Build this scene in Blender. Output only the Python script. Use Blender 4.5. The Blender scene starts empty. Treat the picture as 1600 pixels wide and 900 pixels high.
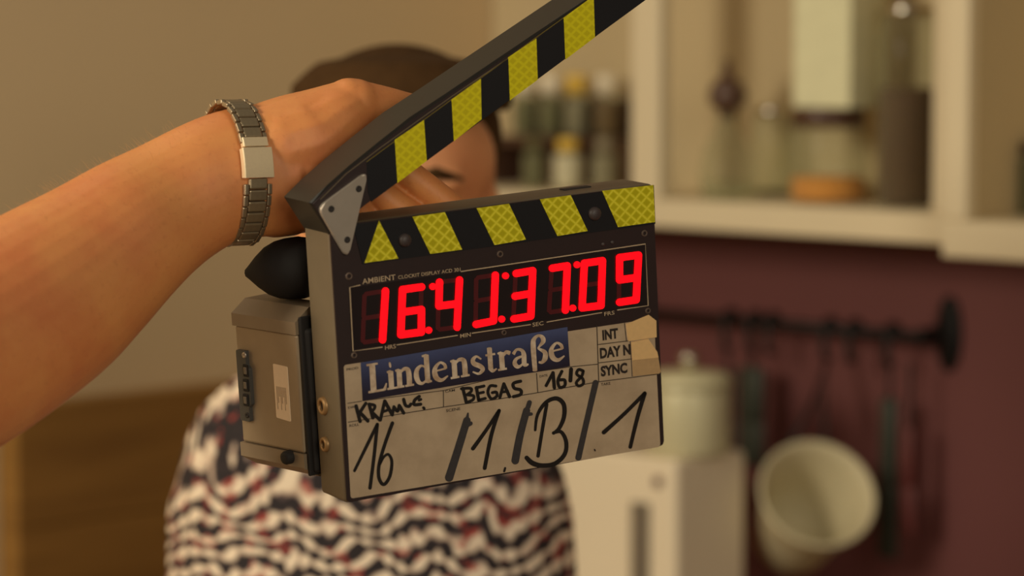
import bpy, bmesh, math, random
from mathutils import Vector, Matrix
random.seed(7)
R = math.radians
scn = bpy.context.scene
COL = scn.collection

# ------------------------------------------------------------------ camera
F, CX, CY = 4500.0, 800.0, 450.0            # focal length in pixels of the 1600x900 frame
CAM = Vector((0, 0, 1.60))
PITCH = math.atan(390 / F)
cd = bpy.data.cameras.new('camera'); cam = bpy.data.objects.new('camera', cd); COL.objects.link(cam)
cam.location = CAM; cam.rotation_euler = (R(90) - PITCH, 0, 0)
cd.sensor_width = 36; cd.lens = F / 1600 * 36; cd.clip_start = .05
cd.dof.use_dof = True; cd.dof.focus_distance = 1.74; cd.dof.aperture_fstop = 4.6
scn.camera = cam

# ------------------------------------------------------------------ light
w = bpy.data.worlds.new('studio'); scn.world = w; w.use_nodes = True
bg = w.node_tree.nodes['Background']
bg.inputs[0].default_value = (1.0, .88, .69, 1); bg.inputs[1].default_value = .155
def area(name, loc, target, size, power, col):
    l = bpy.data.lights.new(name, 'AREA'); l.energy = power; l.size = size; l.color = col
    o = bpy.data.objects.new(name, l); COL.objects.link(o); o.location = loc
    o.rotation_euler = (Vector(target) - Vector(loc)).to_track_quat('-Z', 'Y').to_euler()
    return o
area('studio_key_lamp', (-2.3, .5, 2.35), (.1, 2.8, 1.25), .8, 58, (1, .89, .69))
area('studio_top_lamp', (-.9, 2.2, 3.3), (.3, 3.2, 1.3), .8, 5, (1, .89, .70))
area('studio_fill_lamp', (1.1, -1.2, 2.3), (.2, 2.6, 1.4), 1.2, 29, (1, .90, .72))
vs = scn.view_settings
vs.view_transform = 'Standard'; vs.look = 'None'; vs.gamma = 1; vs.exposure = 0; vs.use_curve_mapping = False

# ------------------------------------------------------------------ helpers
FWD = Vector((0, math.cos(PITCH), -math.sin(PITCH))); DWN = Vector((0, -math.sin(PITCH), -math.cos(PITCH))); RGT = Vector((1, 0, 0))
def ray(px, py): return RGT * ((px - CX) / F) + DWN * ((py - CY) / F) + FWD
def at(px, py, d): return CAM + ray(px, py) * d
def on_plane(px, py, p0, n):
    r = ray(px, py); s = (p0 - CAM).dot(n) / r.dot(n)
    return CAM + r * s

def tag(o, label=None, cat=None, group=None, kind=None):
    if label: o['label'] = label
    if cat: o['category'] = cat
    if group: o['group'] = group
    if kind: o['kind'] = kind
    return o
def mobj(name, verts, faces, mat=None, parent=None, smooth=False):
    me = bpy.data.meshes.new(name); me.from_pydata([tuple(v) for v in verts], [], faces); me.validate(); me.update()
    if mat: me.materials.append(mat)
    if smooth: me.polygons.foreach_set('use_smooth', [True] * len(me.polygons))
    o = bpy.data.objects.new(name, me); COL.objects.link(o)
    if parent: o.parent = parent
    return o
def bobj(name, bm, mat=None, parent=None, smooth=False):
    bmesh.ops.recalc_face_normals(bm, faces=bm.faces[:])
    me = bpy.data.meshes.new(name); bm.to_mesh(me); bm.free()
    if mat: me.materials.append(mat)
    if smooth: me.polygons.foreach_set('use_smooth', [True] * len(me.polygons))
    o = bpy.data.objects.new(name, me); COL.objects.link(o)
    if parent: o.parent = parent
    return o
def empty(name, loc=(0, 0, 0), rz=0, mtx=None):
    o = bpy.data.objects.new(name, None); COL.objects.link(o); o.empty_display_size = .02
    if mtx is not None: o.matrix_world = mtx
    else: o.location = loc; o.rotation_euler = (0, 0, rz)
    return o
def box(bm, x0, x1, y0, y1, z0, z1, bev=0, seg=2):
    vs_ = [bm.verts.new((x, y, z)) for x in (x0, x1) for y in (y0, y1) for z in (z0, z1)]
    fs = [(0, 1, 3, 2), (4, 6, 7, 5), (0, 4, 5, 1), (2, 3, 7, 6), (0, 2, 6, 4), (1, 5, 7, 3)]
    f = [bm.faces.new([vs_[i] for i in q]) for q in fs]
    if bev:
        ed = list({e for q in f for e in q.edges})
        bmesh.ops.bevel(bm, geom=ed, offset=bev, segments=seg, profile=.5, affect='EDGES')
def box_obj(name, ext, mat, parent=None, bev=0, smooth=False):
    bm = bmesh.new(); box(bm, *ext, bev=bev); return bobj(name, bm, mat, parent, smooth)
def prism(bm, pts, z0, z1, bev=0):
    b = [bm.verts.new((x, y, z0)) for x, y in pts]; t = [bm.verts.new((x, y, z1)) for x, y in pts]; n = len(pts)
    tf = bm.faces.new(t); bm.faces.new(b[::-1])
    for i in range(n): bm.faces.new((b[i], b[(i + 1) % n], t[(i + 1) % n], t[i]))
    if bev: bmesh.ops.bevel(bm, geom=list(tf.edges), offset=bev, segments=2, profile=.5, affect='EDGES')
def rounded(pts, r, n=5):
    out = []; m = len(pts)
    for i in range(m):
        p = Vector(pts[i]); a = (Vector(pts[i - 1]) - p); b = (Vector(pts[(i + 1) % m]) - p)
        ra = min(r, a.length * .45); rb = min(r, b.length * .45)
        p0 = p + a.normalized() * ra; p1 = p + b.normalized() * rb
        for k in range(n + 1):
            t = k / n; q = p0 * (1 - t) ** 2 + p * 2 * t * (1 - t) + p1 * t * t; out.append((q.x, q.y))
    return out
def lathe(bm, prof, n=28, mtx=None):
    rings = []
    for r, z in prof:
        if r < 1e-6: rings.append([bm.verts.new((0, 0, z))])
        else: rings.append([bm.verts.new((r * math.cos(2 * math.pi * k / n), r * math.sin(2 * math.pi * k / n), z)) for k in range(n)])
    for a, b in zip(rings, rings[1:]):
        for k in range(n):
            k2 = (k + 1) % n
            if len(a) == 1 and len(b) == 1: continue
            if len(a) == 1: bm.faces.new((a[0], b[k], b[k2]))
            elif len(b) == 1: bm.faces.new((a[k], a[k2], b[0]))
            else: bm.faces.new((a[k], a[k2], b[k2], b[k]))
    if mtx is not None: bmesh.ops.transform(bm, matrix=mtx, verts=[v for q in rings for v in q])
def lathe_obj(name, prof, mat, parent=None, mtx=None, n=28):
    bm = bmesh.new(); lathe(bm, prof, n, mtx); return bobj(name, bm, mat, parent, True)
def loft(bm, rings, n=24, cap=True):
    """rings: (centre, half axis a, half axis b)"""
    L = []
    for c, a, b in rings:
        L.append([bm.verts.new(c + a * math.cos(2 * math.pi * k / n) + b * math.sin(2 * math.pi * k / n)) for k in range(n)])
    for p, q in zip(L, L[1:]):
        for k in range(n): bm.faces.new((p[k], p[(k + 1) % n], q[(k + 1) % n], q[k]))
    if cap: bm.faces.new(L[0][::-1]); bm.faces.new(L[-1])
def tube(bm, pts, r, n=8):
    pts = [Vector(p) for p in pts]; rr = r if isinstance(r, (list, tuple)) else [r] * len(pts); rings = []
    for i, p in enumerate(pts):
        t = (pts[min(i + 1, len(pts) - 1)] - pts[max(i - 1, 0)]).normalized()
        a = t.cross(Vector((0, 0, 1)) if abs(t.z) < .9 else Vector((1, 0, 0))).normalized(); b = t.cross(a)
        rings.append((p, a * rr[i], b * rr[i]))
    loft(bm, rings, n)
def ball(bm, c, r, sub=3, scale=(1, 1, 1), rot=None):
    m = Matrix.Translation(c) @ (rot.to_4x4() if rot is not None else Matrix()) @ Matrix.Diagonal((r * scale[0], r * scale[1], r * scale[2], 1))
    bmesh.ops.create_icosphere(bm, subdivisions=sub, radius=1, matrix=m)
def remesh(name, bm, mat, voxel, smooth=6, parent=None, factor=.5, post=None):
    """weld overlapping volumes into one continuous skin"""
    bmesh.ops.recalc_face_normals(bm, faces=bm.faces[:])
    me = bpy.data.meshes.new(name + '_src'); bm.to_mesh(me); bm.free()
    o = bpy.data.objects.new(name + '_src', me); COL.objects.link(o)
    m = o.modifiers.new('r', 'REMESH'); m.mode = 'VOXEL'; m.voxel_size = voxel
    s = o.modifiers.new('s', 'SMOOTH'); s.iterations = smooth; s.factor = factor
    dg = bpy.context.evaluated_depsgraph_get(); dg.update()
    me2 = bpy.data.meshes.new_from_object(o.evaluated_get(dg)); me2.name = name
    bpy.data.objects.remove(o); bpy.data.meshes.remove(me)
    if post: post(me2)
    me2.materials.clear(); me2.materials.append(mat)
    me2.polygons.foreach_set('use_smooth', [True] * len(me2.polygons))
    o = bpy.data.objects.new(name, me2); COL.objects.link(o)
    if parent: o.parent = parent
    return o
def catmull(pts, n=8):
    P = [Vector(p) for p in pts]; out = []
    for i in range(len(P) - 1):
        p0 = P[max(i - 1, 0)]; p1 = P[i]; p2 = P[i + 1]; p3 = P[min(i + 2, len(P) - 1)]
        for k in range(n):
            t = k / n
            out.append(.5 * ((2 * p1) + (p2 - p0) * t + (2 * p0 - 5 * p1 + 4 * p2 - p3) * t * t + (3 * p1 - p0 - 3 * p2 + p3) * t ** 3))
    out.append(P[-1]); return out

# ------------------------------------------------------------------ materials
def srgb(r, g, b):
    f = lambda c: (c / 255) / 12.92 if c / 255 <= .04045 else ((c / 255 + .055) / 1.055) ** 2.4
    return (f(r), f(g), f(b), 1)
class NT:
    def __init__(s, name):
        s.m = bpy.data.materials.new(name); s.m.use_nodes = True; s.t = s.m.node_tree
        s.b = s.t.nodes['Principled BSDF']
    def n(s, typ, **kw):
        q = s.t.nodes.new(typ)
        for k, v in kw.items(): setattr(q, k, v)
        return q
    def l(s, a, b): s.t.links.new(a, b)
    def math(s, op, a, b=None, c=None):
        q = s.n('ShaderNodeMath', operation=op)
        for i, v in enumerate((a, b, c)):
            if v is None: continue
            if isinstance(v, (int, float)): q.inputs[i].default_value = v
            else: s.l(v, q.inputs[i])
        return q.outputs[0]
    def mix(s, f, a, b):
        q = s.n('ShaderNodeMix', data_type='RGBA')
        for i, v in ((0, f), (6, a), (7, b)):
            if isinstance(v, (int, float)): q.inputs[i].default_value = v
            elif isinstance(v, tuple): q.inputs[i].default_value = v
            else: s.l(v, q.inputs[i])
        return q.outputs[2]
    def noise(s, scale, detail=3, rough=.5, vec=None):
        q = s.n('ShaderNodeTexNoise'); q.inputs['Scale'].default_value = scale; q.inputs['Detail'].default_value = detail; q.inputs['Roughness'].default_value = rough
        if vec is None: vec = s.obj()
        s.l(vec, q.inputs['Vector']); return q.outputs['Fac']
    def obj(s):
        if not hasattr(s, 'tc'): s.tc = s.n('ShaderNodeTexCoord')
        return s.tc.outputs['Object']
    def ramp(s, fac, stops):
        q = s.n('ShaderNodeValToRGB'); s.l(fac, q.inputs[0]); e = q.color_ramp.elements
        while len(e) < len(stops): e.new(.5)
        for i, (p, c) in enumerate(stops): e[i].position = p; e[i].color = c
        return q.outputs[0]
    def bump(s, h, strength=.2, dist=.001):
        q = s.n('ShaderNodeBump'); q.inputs['Strength'].default_value = strength; q.inputs['Distance'].default_value = dist
        s.l(h, q.inputs['Height']); s.l(q.outputs[0], s.b.inputs['Normal'])
    def set(s, **kw):
        for k, v in kw.items(): s.b.inputs[k.replace('_', ' ')].default_value = v
        return s
def mat(name, col, rough=.5, metal=0, var=.12, scale=60, bump=0, **kw):
    q = NT(name); q.set(Roughness=rough, Metallic=metal, **kw)
    d = tuple(c * (1 - var) for c in col[:3]) + (1,); u = tuple(min(1, c * (1 + var)) for c in col[:3]) + (1,)
    f = q.noise(scale); q.l(q.mix(f, d, u), q.b.inputs['Base Color'])
    if bump: q.bump(f, bump)
    return q.m
M = {}
M['case'] = mat('anodised_case', srgb(112, 98, 76), .42, .1, .08, 90)
M['panel'] = mat('dark_panel', srgb(44, 28, 26), .45, 0, .1, 200)  # reddish tint: glow of the red LEDs put into the base colour
M['tape_black'] = mat('black_tape', srgb(22, 21, 24), .35, 0, .1, 200)
M['steel'] = mat('brushed_plate', srgb(186, 174, 158), .4, .6, .12, 120)
M['hole'] = mat('recess', srgb(40, 34, 30), .6)
M['rubber'] = mat('black_rubber', srgb(30, 26, 23), .75, 0, .15, 80)
M['bumper'] = mat('rubber_bumper', srgb(66, 56, 54), .5)
M['print'] = mat('panel_print', srgb(196, 172, 138), .6)
M['print_dim'] = mat('panel_print_dim', srgb(96, 78, 66), .6)
M['ink'] = mat('marker_ink', srgb(26, 20, 16), .4, 0, .3, 300)
M['ink_grey'] = mat('faded_marker_ink', srgb(58, 54, 54), .5, 0, .25, 400)
M['ink_print'] = mat('printed_ink', srgb(44, 34, 28), .5)
M['line'] = mat('printed_line', srgb(70, 58, 46), .5)
M['paper_tape'] = mat('masking_tape', srgb(238, 196, 134), .75, 0, .08, 300)
M['paper_tape2'] = mat('masking_tape_dark', srgb(196, 160, 112), .75, 0, .12, 300)
M['brass'] = mat('brass', srgb(170, 134, 88), .45, .5)
def board_mat():
    q = NT('white_board'); q.set(Roughness=.42)
    f = q.noise(38, 5, .6); c = q.ramp(f, [(.3, srgb(182, 158, 128)), (.6, srgb(202, 178, 146))])
    s = q.noise(700, 2); k = q.math('GREATER_THAN', s, .77)
    q.l(q.mix(q.math('MULTIPLY', k, .25), c, srgb(120, 96, 70)), q.b.inputs['Base Color']); return q.m
M['board'] = board_mat()
def retro(name, line, cell, dot, px, py):
    q = NT(name); q.set(Roughness=.35)
    sx = q.n('ShaderNodeSeparateXYZ'); q.l(q.obj(), sx.inputs[0])
    a = q.math('MULTIPLY', sx.outputs[0], 1 / px); b = q.math('MULTIPLY', sx.outputs[1], 1 / py)
    u = q.math('FRACT', q.math('ADD', a, b)); v = q.math('FRACT', q.math('ADD', q.math('SUBTRACT', a, b), 50))
    du = q.math('ABSOLUTE', q.math('SUBTRACT', u, .5)); dv = q.math('ABSOLUTE', q.math('SUBTRACT', v, .5))
    m = q.math('MAXIMUM', du, dv)
    c = q.ramp(m, [(0, dot), (.26, dot), (.38, cell), (.43, line), (1, line)])
    q.l(c, q.b.inputs['Base Color']); return q.m
M['retro'] = retro('reflective_yellow', srgb(240, 230, 56), srgb(222, 212, 14), srgb(198, 188, 2), .0078, .0070)
M['retro_stick'] = retro('reflective_yellow_worn', srgb(232, 220, 14), srgb(230, 218, 8), srgb(214, 200, 2), .0074, .0060)
def led(name, c, e):
    q = NT(name); q.set(Roughness=.4); q.b.inputs['Base Color'].default_value = c
    f = q.noise(400, 1); q.l(q.mix(f, c, tuple(min(1, k * 1.1) for k in c[:3]) + (1,)), q.b.inputs['Emission Color'])
    q.b.inputs['Emission Strength'].default_value = e; return q.m
M['led'] = led('led_red', (1, .0, .004, 1), 1.6)
M['led_off'] = mat('led_off', srgb(86, 14, 18), .4)
def sticker_mat():
    q = NT('blue_sticker'); q.set(Roughness=.35)
    sx = q.n('ShaderNodeSeparateXYZ'); q.l(q.obj(), sx.inputs[0])
    t = q.math('ADD', q.math('MULTIPLY', sx.outputs[1], 40), 0)
    f = q.math('ADD', q.math('MULTIPLY', sx.outputs[1], 42), -2.75)
    f = q.math('ADD', f, q.math('MULTIPLY', q.noise(60), .3))
    q.l(q.ramp(f, [(0, srgb(38, 31, 48)), (.45, srgb(50, 53, 84)), (1, srgb(80, 90, 132))]), q.b.inputs['Base Color']); return q.m
M['sticker'] = sticker_mat()
def letter_mat():
    q = NT('sticker_letters'); q.set(Roughness=.4)
    q.l(q.ramp(q.noise(190, 2), [(.3, srgb(186, 154, 122)), (.65, srgb(228, 206, 178))]), q.b.inputs['Base Color']); return q.m
M['letters'] = letter_mat()
def skin_mat(name, base, red, dark, sc=1.0):
    q = NT(name); q.set(Roughness=.52, Subsurface_Weight=.12, Subsurface_Scale=.006)
    q.b.inputs['Subsurface Radius'].default_value = (1, .35, .15)
    a = q.mix(q.ramp(q.noise(18 * sc, 4, .6), [(.35, (0, 0, 0, 1)), (.7, (1, 1, 1, 1))]), base, red)
    f = q.ramp(q.noise(330 * sc, 2), [(.58, (0, 0, 0, 1)), (.74, (1, 1, 1, 1))])
    k = q.n('ShaderNodeMath', operation='MULTIPLY'); q.l(f, k.inputs[0]); k.inputs[1].default_value = .2
    q.l(q.mix(k.outputs[0], a, dark), q.b.inputs['Base Color'])
    q.bump(q.noise(420 * sc, 3), .12, .0006); return q.m
M['skin'] = skin_mat('arm_skin', srgb(222, 148, 84), srgb(208, 122, 70), srgb(176, 98, 54))
M['face_skin'] = skin_mat('face_skin', srgb(228, 160, 106), srgb(214, 138, 90), srgb(176, 104, 66), .6)
M['watch'] = mat('watch_steel', srgb(172, 154, 126), .4, .85, .08, 500)
M['watch_dark'] = mat('watch_steel_links', srgb(168, 150, 120), .42, .8, .12, 500)
M['watch_clasp'] = mat('watch_clasp_brushed', srgb(250, 226, 184), .42, .5, .06, 800)  # paler than the link steel: reflected light put into the clasp colour
M['wall_tan'] = mat('tan_wall_paint', srgb(214, 188, 146), .85, 0, .04, 3, .05)
M['wall_red'] = mat('maroon_wall_paint', srgb(106, 58, 56), .7, 0, .06, 4, .05)
M['cream'] = mat('cream_lacquer', srgb(224, 208, 174), .45, 0, .04, 6)
M['cab_back'] = mat('cabinet_interior', srgb(196, 176, 136), .7, 0, .04, 6)
def wood_mat():
    q = NT('brown_wood'); q.set(Roughness=.5)
    mp = q.n('ShaderNodeMapping'); mp.inputs['Scale'].default_value = (1.2, 1, 14); q.l(q.obj(), mp.inputs[0])
    q.l(q.ramp(q.noise(3, 6, .6, mp.outputs[0]), [(.3, srgb(134, 94, 40)), (.7, srgb(160, 116, 54))]), q.b.inputs['Base Color']); return q.m
M['wood'] = wood_mat()
M['floor'] = mat('floor_boards', srgb(120, 90, 60), .5, 0, .15, 5)
M['black_iron'] = mat('black_iron', srgb(26, 24, 22), .5, .4)
M['green_handle'] = mat('dark_green_plastic', srgb(46, 50, 40), .5)
M['red_handle'] = mat('dark_red_plastic', srgb(92, 40, 38), .5)
M['enamel'] = mat('white_enamel', srgb(208, 196, 160), .6, 0, .03, 8)
M['appliance'] = mat('white_plastic', srgb(240, 224, 194), .4, 0, .03, 8)
M['canister'] = mat('cream_canister', srgb(206, 198, 160), .35, .1, .04, 10)
M['chrome'] = mat('chrome', srgb(210, 205, 190), .15, 1)
M['grey'] = mat('grey_plastic', srgb(120, 108, 92), .5)
M['worktop'] = mat('worktop', srgb(150, 120, 84), .4, 0, .1, 20)
M['white_cap'] = mat('white_cap', srgb(240, 228, 200), .35)
M['yellow_cap'] = mat('yellow_cap', srgb(230, 190, 76), .35)
M['dark_lid'] = mat('dark_lid', srgb(84, 58, 44), .35)
M['carton'] = mat('pale_carton', srgb(224, 220, 180), .6)
def content(n, a, b, sc=300):
    q = NT(n); q.set(Roughness=.8); q.l(q.ramp(q.noise(sc, 3), [(.35, a), (.65, b)]), q.b.inputs['Base Color']); return q.m
M['c_green'] = content('dried_herbs', srgb(82, 80, 48), srgb(120, 112, 70))
M['c_brown'] = content('brown_spice', srgb(92, 66, 34), srgb(124, 92, 48))
M['c_white'] = content('white_powder', srgb(214, 200, 172), srgb(232, 220, 194))
M['c_grey'] = content('grey_spice', srgb(126, 116, 92), srgb(156, 144, 116))
M['c_orange'] = content('orange_lentils', srgb(206, 128, 40), srgb(236, 160, 62))
M['c_coffee'] = content('coffee_beans', srgb(70, 42, 18), srgb(96, 62, 28))
def glass_mat(name, col, tr=.92):
    q = NT(name); q.b.inputs['Roughness'].default_value = .08
    q.b.inputs['Base Color'].default_value = col; q.b.inputs['Transmission Weight'].default_value = 0
    t = q.n('ShaderNodeBsdfTransparent'); mx = q.n('ShaderNodeMixShader')
    fr = q.n('ShaderNodeLayerWeight'); fr.inputs[0].default_value = .25
    f = q.math('MINIMUM', q.math('ADD', q.math('MULTIPLY', fr.outputs['Facing'], .38), 1 - tr), 1.0)
    f = q.math('MULTIPLY', f, q.math('ADD', q.math('MULTIPLY', q.noise(20), .1), .95))
    t.inputs[0].default_value = (.93, .95, .9, 1)
    q.l(f, mx.inputs[0]); q.l(t.outputs[0], mx.inputs[1]); q.l(q.b.outputs[0], mx.inputs[2])
    q.l(mx.outputs[0], q.t.nodes['Material Output'].inputs[0]); return q.m
M['glass'] = glass_mat('jar_glass', srgb(190, 188, 160), .93)
M['hair'] = mat('brown_hair', srgb(70, 47, 22), .85, 0, .35, 60, .3, Specular_IOR_Level=.15)
M['eye'] = mat('eye_dark', srgb(40, 30, 24), .2)
M['lips'] = mat('lips', srgb(170, 84, 70), .5)
M['trousers'] = mat('dark_trousers', srgb(40, 40, 48), .8)
def blouse_mat():
    q = NT('squiggle_print_fabric'); q.set(Roughness=.85)
    sx = q.n('ShaderNodeSeparateXYZ'); q.l(q.obj(), sx.inputs[0]); X, Y, Z = sx.outputs
    big = q.math('MULTIPLY', q.math('SUBTRACT', q.noise(7, 1), .5), .20)
    fine = q.math('MULTIPLY', q.math('SUBTRACT', q.noise(38, 2), .5), .030)
    zig = q.math('MULTIPLY', q.math('PINGPONG', q.math('ADD', X, big), .028), .55)
    v = q.math('ADD', q.math('ADD', q.math('ADD', Z, zig), big), fine)
    band = q.math('SINE', q.math('MULTIPLY', v, 2 * math.pi / .0265))
    brk = q.math('SINE', q.math('ADD', q.math('MULTIPLY', X, 2 * math.pi / .016), q.math('MULTIPLY', q.noise(26, 1), 14)))
    s = q.math('ADD', band, q.math('MULTIPLY', brk, .62))
    c = q.ramp(q.math('ADD', q.math('MULTIPLY', s, .5), .5), [(.36, srgb(38, 30, 32)), (.50, srgb(104, 84, 82)), (.66, srgb(204, 178, 154)), (.95, srgb(242, 222, 194))])
    rm = q.math('GREATER_THAN', q.noise(62, 1), .58)
    rb = q.math('LESS_THAN', q.math('ABSOLUTE', q.math('ADD', band, .1)), .75)
    q.l(q.mix(q.math('MULTIPLY', q.math('MULTIPLY', rm, rb), .7), c, srgb(176, 66, 56)), q.b.inputs['Base Color']); return q.m
M['blouse'] = blouse_mat()

# ------------------------------------------------------------------ room: two walls meeting in a corner behind the people
S = math.sqrt(.5)
# kitchen frame: local X along the wall to the right, local Y into the wall, Z up
KROT = Matrix.Rotation(R(-45), 4, 'Z')
CABF = .20                                                   # cabinet depth
_pf = at(1000, 340, 3.55); K0 = Vector((_pf.x, _pf.y, 0)) + Vector((S, S, 0)) * CABF
KM = Matrix.Translation(K0) @ KROT; KI = KM.inverted()
KN = Vector((-S, -S, 0))
def kp(px, py, n):
    """pixel -> kitchen-local point at distance n in front of the wall"""
    return KI @ on_plane(px, py, K0 + KN * n, KN)
CORNER_U = kp(778, 200, 0).x
CORN = KM @ Vector((CORNER_U, 0, 0))
LM = Matrix.Translation(CORN) @ Matrix.Rotation(R(45), 4, 'Z'); LI = LM.inverted()
LN = Vector((S, -S, 0))
def lp(px, py, n): return LI @ on_plane(px, py, CORN + LN * n, LN)
H = 3.0
o = box_obj('floor', (-5, 6, -1.5, 6.5, -.05, 0), M['floor']); tag(o, kind='structure')
o = box_obj('wall_back', (CORNER_U - .12, 4.6, 0, .12, 0, H), M['wall_red']); o.matrix_world = KM; tag(o, kind='structure')
o = box_obj('wall_left', (-4.6, 0, 0, .12, 0, H), M['wall_tan']); o.matrix_world = LM; tag(o, kind='structure')

# wooden panelling, lower part of the left wall
pl = empty('wood_panelling', mtx=LM); tag(pl, 'brown wooden board panelling low on the tan wall, left of the patterned top', 'panelling')
x0 = lp(28, 760, .04).x; ztop = lp(250, 613, .04).z
nb = 8
for k in range(nb):
    z1 = ztop - k * ztop / nb
    box_obj('plank', (x0, -.01, -.04, -.001, z1 - ztop / nb + .0008, z1), M['wood'], pl, bev=.002)

# ------------------------------------------------------------------ kitchen wall units
def frame_cabinet(name, label, u0, u1, z0, z1, depth, stile, rail, mids=(), corner=False):
    e = empty(name, mtx=KM); tag(e, label, 'cabinet', 'open wall cabinets')
    f = -depth
    box_obj('back_panel', (u0, u1, -.012, -.001, z0, z1), M['cab_back'], e)
    box_obj('bottom_board', (u0, u1, f + .02, -.012, z0, z0 + rail), M['cream'], e, bev=.002)
    box_obj('top_board', (u0, u1, f + .02, -.012, z1 - .02, z1), M['cream'], e)
    for a, b in ((u0, u0 + .018), (u1 - .018, u1))[1 if corner else 0:]:
        box_obj('side_panel', (a, b, f + .02, -.012, z0 + rail, z1 - .02), M['cab_back'], e)
    box_obj('bottom_rail', (u0, u1, f, f + .02, z0, z0 + rail), M['cream'], e, bev=.003)
    for a in ([] if corner else [u0]) + [u1 - stile] + [m - stile / 2 for m in mids]:
        box_obj('stile', (a, a + stile, f, f + .0199, z0 + rail, z1), M['cream'], e, bev=.003)
    return e
SHELF_Z = kp(1200, 320, CABF).z; SHELF_BOT = kp(1200, 366, CABF).z
um0 = kp(985, 200, CABF).x; um1 = kp(1030, 200, CABF).x
u_left = CORNER_U + .002; u_r = kp(1476, 200, CABF).x + .03
frame_cabinet('wall_cabinet', 'cream open wall cabinet with glass jars, left of the deeper cabinet', u_left, u_r, SHELF_BOT, 2.05, CABF, um1 - um0, SHELF_Z - SHELF_BOT, [(um0 + um1) / 2], corner=True)
D2 = CABF + .07
r0 = kp(1472, 250, D2).x; r1 = kp(1510, 250, D2).x
rz0 = kp(1476, 402, D2).z; rz1 = kp(1510, 345, D2).z
frame_cabinet('wall_cabinet', 'deeper cream open wall cabinet at the right edge, lowest bottom rail', max(r0, u_r + .001), r0 + .62, rz0, 2.05, D2, r1 - r0, rz1 - rz0)

# worktop and base units below the frame
o = box_obj('worktop', (CORNER_U + .45, 2.6, -.62, -.002, .84, .88), M['worktop'], None, bev=.004); o.matrix_world = KM; tag(o, 'brown kitchen worktop along the maroon wall', 'worktop')
for k in range(3):
    a = CORNER_U + .46 + k * .6
    e = empty('base_cabinet', mtx=KM @ Matrix.Translation((a, 0, 0))); tag(e, ['cream base cabinet under the white appliance', 'cream base cabinet under the hanging rail', 'cream base cabinet below the right wall cabinet'][k], 'cabinet', 'base cabinets')
    box_obj('body', (0, .598, -.57, -.003, 0, .838), M['cream'], e)
    d = box_obj('door', (.004, .594, -.59, -.571, .1, .83), M['cream'], e, bev=.003)
    box_obj('handle', (.2, .4, -.61, -.5905, .78, .792), M['chrome'], d)

# ------------------------------------------------------------------ jars on the shelf
def jar(name, label, px, n, wpx, top_py, capfrac, capmat, cont, fill, group=None, cat='jar', capw=.8, base_z=None, shoulder=.86, capdown=0):
    z0 = SHELF_Z + .0005 if base_z is None else base_z
    c = kp(px, 250, n); d = (KM @ c - CAM).dot(FWD)
    r = wpx * d / F / 2
    ztop = kp(px, top_py, n).z; h = ztop - z0
    e = empty(name, mtx=KM @ Matrix.Translation((c.x, -n, z0))); tag(e, label, cat, group)
    hc = h * capfrac; hg = h - hc
    lathe_obj('glass', [(0, 0), (r * .92, 0), (r, .004), (r, hg * shoulder), (r * capw * .95, hg - .001), (r * capw * .9, hg - .0012)], M['glass'], e)
    lathe_obj('contents', [(0, .003), (r * .9, .003), (r * .94, .006), (r * .94, hg * fill - .003), (r * .9, hg * fill), (0, hg * fill)], cont, e)
    lathe_obj('lid', [(0, hg - .0005), (r * capw, hg - .0005), (r * capw, h - .003), (r * capw - .003, h), (0, h)], capmat, e)
    return e
# spice jars, left bay, on a small two-step rack
zr = kp(900, 215, .08).z
rk = empty('spice_rack', mtx=KM); tag(rk, 'dark two-step rack holding capped spice jars in the left bay', 'rack')
ra, rb = kp(790, 200, .06).x, kp(974, 200, .06).x
ra = max(ra, CORNER_U + .005)
box_obj('step', (ra, rb, -.095, -.022, zr - .012, zr), M['dark_lid'], rk)
box_obj('back_board', (ra, rb, -.0215, -.0135, SHELF_Z, zr + .05), M['dark_lid'], rk)
for a in (ra, rb - .01): box_obj('end_board', (a, a + .01, -.095, -.022, SHELF_Z, zr - .0121), M['dark_lid'], rk)
for px, c, ct, lb in ((820, 'white_cap', 'c_green', 'white-capped jar of green herbs, leftmost of the upper spice row'),
                      (860, 'white_cap', 'c_green', 'white-capped jar of green herbs left of the yellow-capped one, upper row'),
                      (901, 'yellow_cap', 'c_grey', 'yellow-capped spice jar in the upper row of the rack'),
                      (948, 'white_cap', 'c_brown', 'white-capped jar of brown spice, rightmost in the upper row')):
    jar('spice_jar', lb, px, .058, 38, 117, .30, M[c], M[ct], .85, 'spice jars in the left bay', base_z=zr + .0005, capw=.9)
for px, c, ct, wd, lb in ((835, 'c_green', 'c_green', 36, 'green spice jar in the lower row nearest the face'),
                      (887, 'yellow_cap', 'c_white', 46, 'yellow-capped jar of white powder in the lower spice row'),
                      (945, 'c_grey', 'c_grey', 40, 'grey spice jar in the lower row, nearest the cream stile')):
    jar('spice_jar', lb, px, .135, wd, 216, .24, M[c], M[ct], .9, 'spice jars in the left bay', capw=.7)
# right bay
jar('storage_jar', 'clear round glass jar beside the stoppered carafe', 1208, .06, 66, 166, .10, M['chrome'], M['c_grey'], .08, 'glass storage jars', capw=.9)
jo = jar('storage_jar', 'clear jar with orange lentils at its bottom and a dark lid', 1294, .11, 122, 168, .2, M['dark_lid'], M['c_orange'], .33, 'glass storage jars', capw=.94)
jar('storage_jar', 'tall glass jar filled with brown coffee beans', 1419, .11, 98, 8, .05, M['chrome'], M['c_coffee'], .62, 'glass storage jars', capw=.9)
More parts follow.
